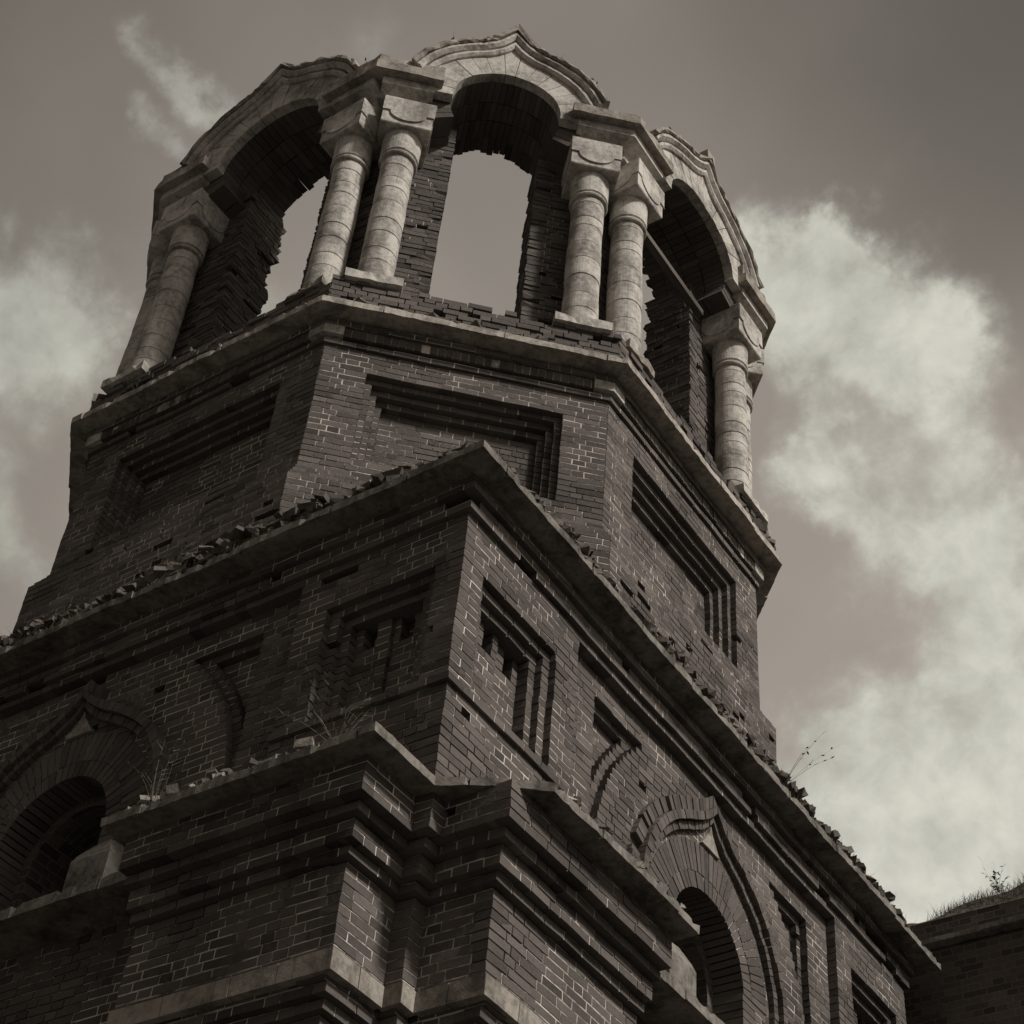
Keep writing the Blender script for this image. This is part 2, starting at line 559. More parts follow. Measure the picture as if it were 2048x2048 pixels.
def lathe(mb, c, prof, mk, seg=40, seed=0):
    rnd = random.Random(seed)
    tn = .5
    for (ra, za), (rb, zb) in zip(prof[:-1], prof[1:]):
        if abs(zb - za) < .012:
            tn = rnd.random()
        for i in range(seg):
            a, b = 2 * PI * i / seg, 2 * PI * (i + 1) / seg
            mb.face([(c[0] + ra * math.cos(a), c[1] + ra * math.sin(a), za), (c[0] + ra * math.cos(b), c[1] + ra * math.sin(b), za),
                     (c[0] + rb * math.cos(b), c[1] + rb * math.sin(b), zb), (c[0] + rb * math.cos(a), c[1] + rb * math.sin(a), zb)], mk, tn)
    r, z = prof[-1]
    mb.face([(c[0] + r * math.cos(2 * PI * i / seg), c[1] + r * math.sin(2 * PI * i / seg), z) for i in range(seg)], mk)


def radial(mb, F, uc, zc, r0, r1, a0, a1, n, d0, d1, mk, gap=0.008, su=1.0, seed=0, jit=0.004, dfront=None, miss=0.0, skipfn=None):
    """ring of wedge-shaped bricks or voussoirs; r0/r1 numbers or functions of the angle"""
    rnd = random.Random(seed)
    f0 = r0 if callable(r0) else (lambda a: r0)
    f1 = r1 if callable(r1) else (lambda a: r1)
    P = lambda r, a, d: F.p(uc + su * r * math.cos(a), d, zc + r * math.sin(a))
    for i in range(n):
        if rnd.random() < miss:
            continue
        aa, ab = a0 + (a1 - a0) * i / n, a0 + (a1 - a0) * (i + 1) / n
        if skipfn and skipfn((aa + ab) / 2):
            continue
        am = (aa + ab) / 2
        g = gap / 2 / max(0.2, (f0(am) + f1(am)) / 2)
        aa += g; ab -= g
        dj = d1 + rnd.uniform(-jit, jit)
        db = d0 + (dfront(rnd) if dfront else 0)
        fr = [P(f0(ab), ab, dj), P(f0(aa), aa, dj), P(f1(aa), aa, dj), P(f1(ab), ab, dj)]
        bk = [P(f0(ab), ab, db), P(f0(aa), aa, db), P(f1(aa), aa, db), P(f1(ab), ab, db)]
        mb.hexa(fr, bk, mk, min(1, max(0, rnd.gauss(0.5, 0.2))), None, True)


def sweep(mb, F, pts, prof, mk, seed=0, jit=0.0, tone=0.5):
    """pts: list of (u,z) from right to left over the arch; prof: closed list of (offset along curve normal, d)"""
    rnd = random.Random(seed)
    n = len(pts)
    rings = []
    for i in range(n):
        a = pts[max(0, i - 1)]; b = pts[min(n - 1, i + 1)]; c = pts[i]
        e1 = (c[0] - a[0], c[1] - a[1]) if i else (b[0] - c[0], b[1] - c[1])
        e2 = (b[0] - c[0], b[1] - c[1]) if i < n - 1 else e1
        l1 = math.hypot(*e1) or 1; l2 = math.hypot(*e2) or 1
        n1 = (e1[1] / l1, -e1[0] / l1); n2 = (e2[1] / l2, -e2[0] / l2)
        nx, nz = n1[0] + n2[0], n1[1] + n2[1]
        l = math.hypot(nx, nz) or 1
        nx /= l; nz /= l
        k = 1 / max(0.6, nx * n1[0] + nz * n1[1])
        rings.append([F.p(c[0] + nx * k * (o + rnd.uniform(-jit, jit)), d + rnd.uniform(-jit, jit), c[1] + nz * k * (o + rnd.uniform(-jit, jit))) for o, d in prof])
    m = len(prof)
    for i in range(n - 1):
        for j in range(m):
            q = (j + 1) % m
            mb.face([rings[i][j], rings[i][q], rings[i + 1][q], rings[i + 1][j]], mk, tone)
    mb.face(rings[0][::-1], mk, tone)
    mb.face(rings[-1], mk, tone)


def interp(tab, x):
    if x <= tab[0][0]:
        return tab[0][1]
    for (a, va), (b, vb) in zip(tab[:-1], tab[1:]):
        if x <= b:
            return va + (vb - va) * (x - a) / (b - a)
    return tab[-1][1]


# ------------------------------------------------------------------ setting
g = MB()
g.face([(-600, -600, 0), (600, -600, 0), (600, 600, 0), (-600, 600, 0)], 'ground')
go = g.build('ground')
go['kind'] = 'structure'
tag(go, 'dry grassy ground all round the foot of the tower', 'ground')

tower = thing('bell_tower', 'ruined brick bell tower with octagonal arched belfry and stone columns', 'tower')
A_R, A_L = 0.0, -PI / 2
SIDES = [(A_L, 'left'), (A_R, 'right'), (PI / 2, 'back'), (PI, 'far')]

# ------------------------------------------------------------------ lower storey
E_, G_, MAIN, S0 = 4.38, 3.67, 3.82, 1.75


def lower_step(z):
    if z < 6.95: return -0.22
    if z < 7.04: return -0.15
    if z < 7.12: return -0.09
    if z < 7.20: return -0.03
    if z < 8.02: return 0.0
    if z < 8.13: return 0.065
    if z < 8.24: return 0.13
    if z < 8.37: return 0.20
    return 0.29


def par(k):
    return 0.0 if k % 2 else 0.127


def lower_side(a, seed):
    F = Frame(a)
    mbs = {}
    ZT = 8.63
    band = (7.20, 7.36)

    def D(base, tg):
        def f(u, z):
            if band[0] < z < band[1]:
                return (base - 0.03, tg)
            return (base + lower_step(z), tg)
        return f
    for sgn in (1, -1):
        # pilaster front, its end return and the strip of the main wall at the corner
        def ext_front(z, k, sgn=sgn):
            s = lower_step(z)
            hi = G_ + s - (0.0 if k % 2 else 0.127)
            return (S0, hi) if sgn > 0 else (-hi, -S0)
        wall_face(mbs, F, 5.4, ZT, ext_front, D(E_, 'p%d' % sgn), seed + sgn, depth=0.24)

        def ext_ret(z, k, sgn=sgn):
            s = lower_step(z)
            lo, hi = MAIN + s - .1, E_ + s - (0.127 if k % 2 else 0.0)
            return (lo, hi) if sgn > 0 else (-hi, -lo)
        wall_face(mbs, F, 5.4, ZT, ext_ret, D(G_, 'r%d' % sgn), seed + 7 + sgn, depth=0.24)

        def ext_post(z, k, sgn=sgn):
            s = lower_step(z)
            lo, hi = G_ + s, MAIN + s - ((0.0 if k % 2 else 0.127) if sgn > 0 else (0.127 if k % 2 else 0))
            return (lo, hi) if sgn > 0 else (-hi, -lo)
        wall_face(mbs, F, 5.4, ZT, ext_post, D(MAIN, 'w'), seed + 17 + sgn, depth=0.24)
    # middle of the wall below the window
    wall_face(mbs, F, 5.4, 8.50, lambda z, k: (-S0 + 0.02, S0 - 0.02), lambda u, z: (MAIN + 0.12, 'w'), seed + 31)
    wall = mbs['w'].build('lower_wall', tower)
    # pilasters: fronts belong to this side, returns to the pilaster of the neighbouring side (same corner of the plan)
    for sgn in (1, -1):
        pil = mbs['p%d' % sgn].build('pilaster', tower)
        ro = mbs['r%d' % sgn].build('pilaster_return', pil)
        # stone band
        rnd = random.Random(seed + sgn)
        x = S0
        while x < G_ - 0.01:
            y = min(G_ + 0.04, x + rnd.uniform(0.34, 0.62))
            if G_ - y < 0.2:
                y = G_ + 0.04
            q = rnd.uniform(-.004, .004)
            u0, u1 = (x + .004, y - (.004 if y < G_ else 0)) if sgn > 0 else (-y + (.004 if y < G_ else 0), -x - .004)
            sb = MB()
            sb.hexa([F.p(u0, E_ + .04 + q, 7.205), F.p(u1, E_ + .04 + q, 7.205), F.p(u1, E_ + .04 + q, 7.358), F.p(u0, E_ + .04 + q, 7.358)],
                    [F.p(u0, E_ - .2, 7.205), F.p(u1, E_ - .2, 7.205), F.p(u1, E_ - .2, 7.358), F.p(u0, E_ - .2, 7.358)], 'oldstone', rnd.random())
            sb.build('band_stone', pil)
            x = y
        for (u0, u1, d) in ((MAIN + .044, MAIN + .30, G_ + .042), (MAIN + .308, E_ + .037, G_ + .042), (G_ + .044, MAIN + .039, MAIN + .041)):
            if sgn < 0:
                u0, u1 = -u1, -u0
            sb = MB()
            sb.hexa([F.p(u0, d, 7.205), F.p(u1, d, 7.205), F.p(u1, d, 7.358), F.p(u0, d, 7.358)],
                    [F.p(u0, d - .18, 7.205), F.p(u1, d - .18, 7.205), F.p(u1, d - .18, 7.358), F.p(u0, d - .18, 7.358)], 'oldstone', rnd.random())
            sb.build('band_stone', pil)
    return F


for i, (a, nm) in enumerate(SIDES):
    lower_side(a, 100 + i * 50)
# solid core of the lower storey and the plain walling below the frame
core = MB()
sq = lambda d: [(-d, -d), (d, -d), (d, d), (-d, d)]
loft(core, [(sq(3.58), 0.0), (sq(3.58), 8.0)], 'flat')
for i, (a, nm) in enumerate(SIDES):
    F = Frame(a)
    for s in (1, -1):
        u0, u1 = (S0, G_ - .22) if s > 0 else (-G_ + .22, -S0)
        P = [F.p(u, d, 0)[:2] for u, d in ((u0, 3.4), (u0, E_ - .22), (u1, E_ - .22), (u1, 3.4))][::-1]
        loft(core, [(P, 0.0), (P, 5.38)], 'flat')
        P = [F.p(u, d, 0)[:2] for u, d in ((u0, 3.4), (u0, E_ - .3), (u1 + .1, E_ - .3), (u1 + .1, 3.4))][::-1]
        loft(core, [(P, 5.38), (P, 8.62)], 'flat')
core.build('lower_core', tower)

# cornice slabs of the lower storey, one per corner (two pilasters share it)
DS, GS, SE = 4.86, 4.16, 1.66
for i, (a, nm) in enumerate(SIDES):
    F = Frame(a); F2 = Frame(a + PI / 2)
    # corner between this side (its +u end) and the next side (its -u end)
    if nm == 'left':
        cut = [F2.p(-3.72, DS, 0)[:2], F2.p(-3.97, DS - .33, 0)[:2]]
    else:
        cut = [F2.p(-GS, DS, 0)[:2]]
    poly = [F.p(SE, 3.3, 0)[:2], F.p(SE, DS, 0)[:2], F.p(GS, DS, 0)[:2], F.p(GS, GS, 0)[:2]] + cut[::-1] + \
           [F2.p(-SE, DS, 0)[:2], F2.p(-SE, 3.3, 0)[:2], F.p(3.3, 3.3, 0)[:2]]
    slab(poly, 8.632, 8.704, 'slab', seed=300 + i, chips=0.1).build('lower_cornice_slab', tower)

# ------------------------------------------------------------------ square storey
W = 4.12
WZ0, WZ1 = 8.66, 11.60


def sq_step(z):
    if z < 9.56: return 0.0
    if z < 9.64: return 0.035
    if z < 11.30: return 0.0
    if z < 11.46: return 0.05
    return 0.10


ZC, RW = 9.50, 0.64          # window arch centre and radius


def hood_r(a):
    """ogee hood: radius over the arch centre as a function of the angle"""
    x = abs(a - PI / 2)
    return interp([(0, 1.40), (0.06, 1.31), (0.16, 1.22), (0.30, 1.165), (0.5, 1.14), (2, 1.14)], x)


def square_d(u, z):
    au = abs(u)
    sd = '+' if u > 0 else '-'
    s = sq_step(z)
    if au < 2.44 and z < 11.22:
        r = math.hypot(u, z - ZC) if z > ZC else au
        if r < 0.86:
            return None
        b = W - 0.10
        rr = math.hypot(u, z - ZC)
        if z > ZC and rr > 1.99 and au < 1.92 and z < 10.90:
            return (b - 0.15, 'spandrel_panel' + sd)
        if z > ZC and rr > 1.90 and au < 2.0 and z < 10.98:
            return (b - 0.075, 'spandrel_panel' + sd)
        return (b, 'wall')
    if 2.77 < au < 3.85 and 9.66 < z < 10.87:
        e = min(au - 2.77, 3.85 - au, 10.87 - z)
        lv = 1 if e < 0.1 else 2 if e < 0.19 else 3
        if lv == 3:
            # the back of the niche: two uneven leaves of brick, with holes left under the head
            left = u < (3.31 if u > 0 else -3.31)
            if z > 10.48 and 0.07 < (au - 2.97) % 0.34 < 0.2:
                return (W - 0.33, 'blind_niche' + sd)
            return (W - (0.205 if left else 0.24), 'blind_niche' + sd)
        return (W - 0.065 * lv, 'blind_niche' + sd)
    return (W + s, 'cornice_course' if z > 11.22 else 'wall')


def square_side(a, seed):
    F = Frame(a)
    mbs = {}

    def ext(z, k):
        d = W + sq_step(z)
        hi = d - (0.0 if k % 2 else 0.127)
        lo = -(d - (0.127 if k % 2 else 0.0))
        return (lo, hi)

    def miss(u, z, rnd):
        return 11.28 < z < 11.5 and rnd.random() < 0.10
    wall_face(mbs, F, WZ0, WZ1, ext, square_d, seed, depth=0.2, missfn=miss, miss=0.006)
    wall = mbs['wall'].build('square_storey_wall', tower)
    for k, nm in (('blind_niche+', 'blind_niche'), ('blind_niche-', 'blind_niche'), ('spandrel_panel+', 'spandrel_panel'), ('spandrel_panel-', 'spandrel_panel'), ('cornice_course', 'corbel_course')):
        mbs[k].build(nm, wall)
    # arched window
    b = W - 0.10
    wmb = MB()
    radial(wmb, F, 0, ZC, RW, RW + 0.155, 0, PI, 30, b - .3, b + .004, 'brick', gap=.014, seed=seed)
    radial(wmb, F, 0, ZC, RW + .16, RW + 0.44, 0, PI, 38, b - .2, b + .006, 'brick', gap=.014, seed=seed + 1)
    # mortar bed behind the rings, also the straight jambs of the opening
    for s in (1, -1):
        for k in range(11):
            z0_ = 8.66 + k * 0.078
            u0, u1 = RW + random.uniform(-.006, .006), RW + 0.27
            if s < 0:
                u0, u1 = -u1, -u0
            wmb.hexa([F.p(u0, b, z0_ + .005), F.p(u1, b, z0_ + .005), F.p(u1, b, z0_ + .073), F.p(u0, b, z0_ + .073)],
                     [F.p(u0, b - .5, z0_ + .005), F.p(u1, b - .5, z0_ + .005), F.p(u1, b - .5, z0_ + .073), F.p(u0, b - .5, z0_ + .073)], 'brick', random.uniform(.3, .7), None, True)
    N_ = 48
    for i in range(N_):
        a0, a1 = PI * i / N_, PI * (i + 1) / N_
        P = lambda r, an, d: F.p(r * math.cos(an), d, ZC + r * math.sin(an))
        wmb.face([P(RW + .01, a1, b - .007), P(RW + .01, a0, b - .007), P(RW + .43, a0, b - .007), P(RW + .43, a1, b - .007)], 'mortar')
        # inner rebated arch, deep in the wall, and its soffits
        wmb.face([P(RW, a1, b - .28), P(RW, a0, b - .28), P(RW + .1, a0, b - .28), P(RW + .1, a1, b - .28)], 'flat')
        wmb.face([P(RW - .1, a1, b - .3), P(RW - .1, a0, b - .3), P(RW + .02, a0, b - .3), P(RW + .02, a1, b - .3)], 'flat')
        wmb.face([P(RW - .1, a0, b - .3), P(RW - .1, a1, b - .3), P(RW - .1, a1, b - .95), P(RW - .1, a0, b - .95)], 'flat')
    for s in (1, -1):
        u = s * (RW - .1)
        q = [F.p(u, b - .3, 8.6), F.p(u, b - .3, ZC), F.p(u, b - .95, ZC), F.p(u, b - .95, 8.6)]
        wmb.face(q if s < 0 else q[::-1], 'flat')
        q = [F.p(u, b - .3, 8.6), F.p(s * (RW + .05), b - .3, 8.6), F.p(s * (RW + .05), b - .3, ZC), F.p(u, b - .3, ZC)]
        wmb.face(q if s > 0 else q[::-1], 'flat')
    win = wmb.build('arched_window', wall)
    # hood mould with its ogee tip
    hm = MB()
    angs = [i * PI / 60 for i in range(61)]
    pts = [(hood_r(x) * math.cos(x), ZC + hood_r(x) * math.sin(x)) for x in angs]
    pts = [(1.14, 8.9), (1.14, 9.2)] + pts + [(-1.14, 9.2), (-1.14, 8.9)]
    for (ra_, rb_, db_, nn, sd_) in ((0.0, .075, .055, 54, 1), (.083, .165, .105, 50, 2)):
        radial(hm, F, 0, ZC, lambda x: hood_r(x) + ra_, lambda x: hood_r(x) + rb_, 0.0, PI, nn, b - .05, b + db_, 'brick', gap=.007, seed=seed + 10 + sd_, jit=.006)
        for s in (1, -1):
            for q in range(4):
                z0_, z1_ = ZC - .22 * (q + 1) + .004, ZC - .22 * q - .004
                u0, u1 = 1.14 + ra_, 1.14 + rb_
                if s < 0:
                    u0, u1 = -u1, -u0
                dd = b + db_ + random.uniform(-.006, .006)
                hm.hexa([F.p(u0, dd, z0_), F.p(u1, dd, z0_), F.p(u1, dd, z1_), F.p(u0, dd, z1_)],
                        [F.p(u0, b - .05, z0_), F.p(u1, b - .05, z0_), F.p(u1, b - .05, z1_), F.p(u0, b - .05, z1_)], 'brick', random.gauss(.5, .15))
    # outer course of upright bricks, half fallen away
    rnd = random.Random(seed + 2)
    radial(hm, F, 0, ZC, lambda x: hood_r(x) + .17, lambda x: hood_r(x) + .30, 0.1, PI - .1, 62, b - .05, b + .06, 'brick', seed=seed + 4, miss=0.08, jit=0.012, skipfn=lambda x: x < 1.45)
    hm.build('hood_mould', wall)
    ks = MB()
    tri = [(-0.16, ZC + 1.10), (0.16, ZC + 1.10), (0.03, ZC + 1.28), (0.0, ZC + 1.36), (-0.03, ZC + 1.28)]
    fr = [F.p(u, b + .03, z) for u, z in tri]; bk = [F.p(u, b - .1, z) for u, z in tri]
    ks.face(fr, 'oldstone')
    for q in range(5):
        r = (q + 1) % 5
        ks.face([fr[r], fr[q], bk[q], bk[r]], 'oldstone')
    ks.build('keystone', wall)
    # sill with the two stone pedestals left on it
    sm = MB()
    P = [F.p(u, d, 0)[:2] for u, d in ((-1.58, 3.4), (1.58, 3.4), (1.58, 4.40), (-1.58, 4.40))]
    P = P if True else P
    area = sum(P[i][0] * P[(i + 1) % 4][1] - P[(i + 1) % 4][0] * P[i][1] for i in range(4))
    if area < 0:
        P = P[::-1]
    slab(P, 8.50, 8.60, 'slab', seed=seed, mb=sm, chips=.15)
    sm.build('window_sill', wall)
    for s in (1, -1):
        pm = MB()
        u0, u1 = (0.74, 1.16) if s > 0 else (-1.16, -0.74)
        A = [(u0, 4.31), (u1, 4.31), (u1, 3.95), (u0, 3.95)]
        B = [(u0 + .03, 4.29), (u1 - .03, 4.29), (u1 - .03, 3.95), (u0 + .03, 3.95)]
        C2 = [(u0 + .09, 4.20), (u1 - .12, 4.22), (u1 - .1, 4.0), (u0 + .09, 4.0)]
        rev = lambda Q: [F.p(u, d, 0)[:2] for u, d in Q][::-1]
        loft(pm, [(rev(A), 8.605), (rev(A), 8.92), (rev(B), 8.98), (rev(C2), 9.11)], 'slab')
        pm.build('pedestal', wall)
    return wall


for i, (a, nm) in enumerate(SIDES):
    square_side(a, 400 + i * 20)
# inside of the square storey: near-black sheets, shade painted behind the windows
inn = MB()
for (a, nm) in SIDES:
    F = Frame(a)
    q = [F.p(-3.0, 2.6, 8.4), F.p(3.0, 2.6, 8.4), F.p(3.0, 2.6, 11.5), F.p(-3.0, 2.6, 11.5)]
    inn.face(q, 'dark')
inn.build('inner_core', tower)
SA = 4.44
slab(sq(SA), 11.605, 11.685, 'slab', seed=12, chips=.10).build('square_cornice_slab', tower)
us = MB()
loft(us, [(sq(W - .17), 11.3), (sq(W - .17), 11.60)], 'flat')
us.build('cornice_core', tower)

# ------------------------------------------------------------------ octagon
T = 0.436
KD = (1 + T) / math.sqrt(2)
KH = (1 - T) / math.sqrt(2)
FACES = [(-PI / 2 + k * PI / 4) for k in range(8)]      # 0 left face, 1 front diagonal, 2 right face ...


def fd(k, d): return d if k % 2 == 0 else d * KD
def fh(k, d): return d * T if k % 2 == 0 else d * KH


def octpoly(d):
    out = []
    for k in range(8):
        F = Frame(FACES[k])
        out.append(F.p(fh(k, d), fd(k, d), 0)[:2])
    return out


Q = 3.76


def drum_off(z):
    if z < 13.15: return 0.15
    if z < 13.23: return 0.11
    if z < 13.31: return 0.06
    if z < 13.40: return 0.02
    if z < 15.235: return 0.0
    if z < 15.31: return 0.035
    if z < 15.47: return 0.07
    return 0.10


for k in range(8):
    F = Frame(FACES[k])
    mbs = {}
    KQ = fd(k, 1.0)
    hw = 1.02 if k % 2 else 1.12

    def dfn(u, z, k=k, hw=hw):
        o = drum_off(z)
        au = abs(u)
        if au < hw and 13.62 < z < 14.87:
            e = min(hw - au, (14.87 - z) * .9, (z - 13.62) * .9)
            lv = 1 + min(3, int(e / 0.068))
            return (fd(k, Q) - 0.07 * lv, 'panel')
        return (fd(k, Q + o), 'corbel' if z > 15.23 else 'wall')

    def ext(z, r, k=k):
        h = fh(k, Q + drum_off(z)) - 0.001
        return (-h, h)
    def miss(u, z, rnd):
        return (z > 15.2 and z < 15.32 and rnd.random() < 0.07) or (z < 13.0 and rnd.random() < 0.07)
    wall_face(mbs, F, 11.70, 15.31, ext, dfn, 700 + k, depth=.2, missfn=miss)
    # course of upright bricks with a pale stone at each corner
    d_s = fd(k, Q + .07)
    h = fh(k, Q + .07)
    rnd = random.Random(900 + k)
    cm = mbs['corbel']
    cm.hexa([F.p(-h + .2, d_s - .012, 15.32), F.p(h - .2, d_s - .012, 15.32), F.p(h - .2, d_s - .012, 15.46), F.p(-h + .2, d_s - .012, 15.46)],
            [F.p(-h + .2, d_s - .2, 15.32), F.p(h - .2, d_s - .2, 15.32), F.p(h - .2, d_s - .2, 15.46), F.p(-h + .2, d_s - .2, 15.46)], 'mortar', .5, 'brick')
    x = -h + .20
    while x < h - .20:
        y = min(x + .082, h - .2)
        dj = d_s - .004 + rnd.uniform(-.006, .006)
        if rnd.random() > .03:
            cm.hexa([F.p(x + .005, dj, 15.318), F.p(y - .005, dj, 15.318), F.p(y - .005, dj, 15.462), F.p(x + .005, dj, 15.462)],
                    [F.p(x + .005, dj - .2, 15.318), F.p(y - .005, dj - .2, 15.318), F.p(y - .005, dj - .2, 15.462), F.p(x + .005, dj - .2, 15.462)], 'brick', rnd.gauss(.5, .18))
        x = y
    # last course under the slab
    wall_face(mbs, F, 15.47, 15.54, lambda z, r, k=k: (-fh(k, Q + .10), fh(k, Q + .10)), lambda u, z, k=k: (fd(k, Q + .10), 'corbel'), 950 + k, depth=.2)
    wo_ = mbs['wall'].build('octagon_wall', tower)
    mbs['panel'].build('recessed_panel', wo_)
    mbs['corbel'].build('corbel_course', wo_)

mb = MB()
for k in range(8):
    # corner stone between face k and k+1
    F, F2 = Frame(FACES[k]), Frame(FACES[(k + 1) % 8])
    k2 = (k + 1) % 8
    dd = Q + .085
    o1 = fh(k, dd) - .21; o2 = fh(k2, dd) - .21
    poly = [F.p(o1, fd(k, dd) - .2, 0)[:2], F.p(o1, fd(k, dd), 0)[:2], F.p(fh(k, dd), fd(k, dd), 0)[:2], F2.p(-o2, fd(k2, dd), 0)[:2], F2.p(-o2, fd(k2, dd) - .2, 0)[:2]]
    m_ = MB()
    loft(m_, [(poly, 15.315), (poly, 15.465)], 'stone')
    m_.build('corner_stone', tower)
mb = MB()
loft(mb, [(octpoly(Q - .15), 11.73), (octpoly(Q - .15), 13.5), (octpoly(Q - .33), 13.52), (octpoly(Q - .33), 15.0), (octpoly(Q - .12), 15.02), (octpoly(Q - .12), 15.54)], 'flat')
mb.build('octagon_core', tower)
slab(octpoly(4.05), 15.545, 15.632, 'ledge', seed=21, chips=.05).build('ledge_slab', tower)

# broken brick parapet courses on the ledge
for k in range(8):
    F = Frame(FACES[k])
    mbs = {}

    def miss(u, z, rnd):
        return rnd.random() < (0.30 if z > 16.08 else 0.05)
    wall_face(mbs, F, 15.63, 16.15, lambda z, r, k=k: (-fh(k, 3.93), fh(k, 3.93)), lambda u, z, k=k: (fd(k, 3.93) - 0.02, 'a'), 1000 + k, depth=.5, jit=.016, endjit=.012, missfn=miss, mortar=None)
    mbs['a'].build('broken_parapet', tower)
mb = MB()
loft(mb, [(octpoly(3.80), 15.64), (octpoly(3.74), 16.06)], 'soil')
mb.build('belfry_floor', tower)

# ------------------------------------------------------------------ belfry
TB = 0.436
KDB, KHB = (1 + TB) / math.sqrt(2), (1 - TB) / math.sqrt(2)


def bd(k, d): return d if k % 2 == 0 else d * KDB
def bh(k, d): return d * TB if k % 2 == 0 else d * KHB


BELFRY[0] = True
JD = {0: 0.66, 1: 0.52}
PF, PB = 3.42, 2.80          # pier front and back distance
ZP0, ZP1 = 16.08, 20.15
CAPD = 3.97


def raw_face_parts(k):
    F = Frame(FACES[k])
    j = JD[k % 2]
    return F, j


for k in range(8):
    k2 = (k + 1) % 8
    F, j = raw_face_parts(k)
    F2, j2 = raw_face_parts(k2)
    mbs = {}
    # front of the pier on face k (its right end) and on face k+1 (its left end)
    df, df2 = bd(k, PF), bd(k2, PF)
    wall_face(mbs, F, ZP0, ZP1, lambda z, r: (j + (0.0 if r % 2 else .125), bh(k, PF)), lambda u, z: (df, 'a'), 1100 + k, jit=.010, miss=.02, rec=.013)
    wall_face(mbs, F2, ZP0, ZP1, lambda z, r: (-bh(k2, PF), -j2 - (0.0 if r % 2 else .125)), lambda u, z: (df2, 'a'), 1120 + k, jit=.010, miss=.02, rec=.013)
    # jambs, ragged at the inner edge
    rr = random.Random(1140 + k)
    rag = {}
    w0 = [rr.uniform(-.09, .07) for _ in range(12)]

    def ragf(r):
        if r not in rag:
            rag[r] = w0[(r // 5) % 12] * .7 + rr.uniform(-.045, .055)
        return rag[r]
    FJ = Frame(FACES[k] - PI / 2)      # normal = -t of face k, looks into the opening of face k
    wall_face(mbs, FJ, ZP0, ZP1, lambda z, r: (bd(k, PB) + ragf(r), df - (.125 if r % 2 else 0)), lambda u, z: (-j, 'a'), 1160 + k, endjit=.02, jit=.010, miss=.02, rec=.013)
    FJ2 = Frame(FACES[k2] + PI / 2)    # normal = +t of face k+1
    wall_face(mbs, FJ2, ZP0, ZP1, lambda z, r: (-(df2 - (.125 if r % 2 else 0)), -bd(k2, PB) - ragf(r)), lambda u, z: (-j2, 'a'), 1180 + k, endjit=.02, jit=.010, miss=.02, rec=.013)
    # core
    i_ = .06
    poly = [F.p(j + i_, bd(k, PB) + .12, 0)[:2], F.p(j + i_, df - i_, 0)[:2], F.p(bh(k, PF - i_), bd(k, PF - i_), 0)[:2],
            F2.p(-j2 - i_, df2 - i_, 0)[:2], F2.p(-j2 - i_, bd(k2, PB) + .12, 0)[:2], F.p(bh(k, PB + .05), bd(k, PB + .05), 0)[:2]]
    loft(mbs['a'], [(poly, ZP0), (poly, ZP1)], 'flat')
    pier = mbs['a'].build('corner_pier', tower)

    # entablature block over the pair of capitals, and the slab above
    def cpoly(dc, L, din):
        a1 = bh(k, dc) - L; a2 = bh(k2, dc) - L
        return [F.p(a1, bd(k, din), 0)[:2], F.p(a1, bd(k, dc), 0)[:2], F.p(bh(k, dc), bd(k, dc), 0)[:2], F2.p(-a2, bd(k2, dc), 0)[:2],
                F2.p(-a2, bd(k2, din), 0)[:2], F.p(bh(k, din), bd(k, din), 0)[:2]]
    em = MB()
    if k == 0:
        for Fe, ke, sg in ((F, k, 1), (F2, k2, -1)):
            hc = bh(ke, 3.985)
            def epoly(dc, e, Fe=Fe, ke=ke, sg=sg, hc=hc):
                ua, ub = hc - .70 - e, hc - .07 + e
                P = [Fe.p(sg * ua, bd(ke, 3.3), 0)[:2], Fe.p(sg * ua, bd(ke, dc), 0)[:2], Fe.p(sg * ub, bd(ke, dc), 0)[:2], Fe.p(sg * ub, bd(ke, 3.3), 0)[:2]]
                return P[::-1] if sg > 0 else P
            loft(em, [(epoly(3.80, -.08), 19.72), (epoly(3.78, -.08), 19.90), (epoly(3.83, -.06), 19.945), (epoly(3.985, 0), 19.95), (epoly(3.985, 0), 20.085)], 'stone')
    else:
        loft(em, [(cpoly(3.80, .60, 3.3), 19.72), (cpoly(3.78, .60, 3.3), 19.90), (cpoly(3.83, .62, 3.3), 19.945), (cpoly(3.985, .70, 3.3), 19.95), (cpoly(3.985, .70, 3.3), 20.085)], 'stone')
    em.build('entablature', pier)
    cs = MB()
    slab(cpoly(4.09, .83, 3.0), 20.088, 20.25, 'oldstone', s=.1, seed=1200 + k, mb=cs, chips=.08)
    slab(cpoly(4.04 if k != 1 else 3.86, .80 if k != 1 else .66, 3.05), 20.252, 20.44, 'oldstone', s=.1, seed=1210 + k, jit=.014, mb=cs, chips=.2)
    cs.build('cornice_slab', pier)
    if k == 2:
        xm = MB()
        P = [F.p(u, d, 0)[:2] for u, d in ((1.22, 3.72), (1.58, 3.72), (1.58, 3.98), (1.22, 3.98))]
        xm2 = [(x, y) for x, y in P]
        loft(xm, [(xm2, 20.445), (xm2, 20.68)], 'oldstone')
        xm.build('coping_block', pier)

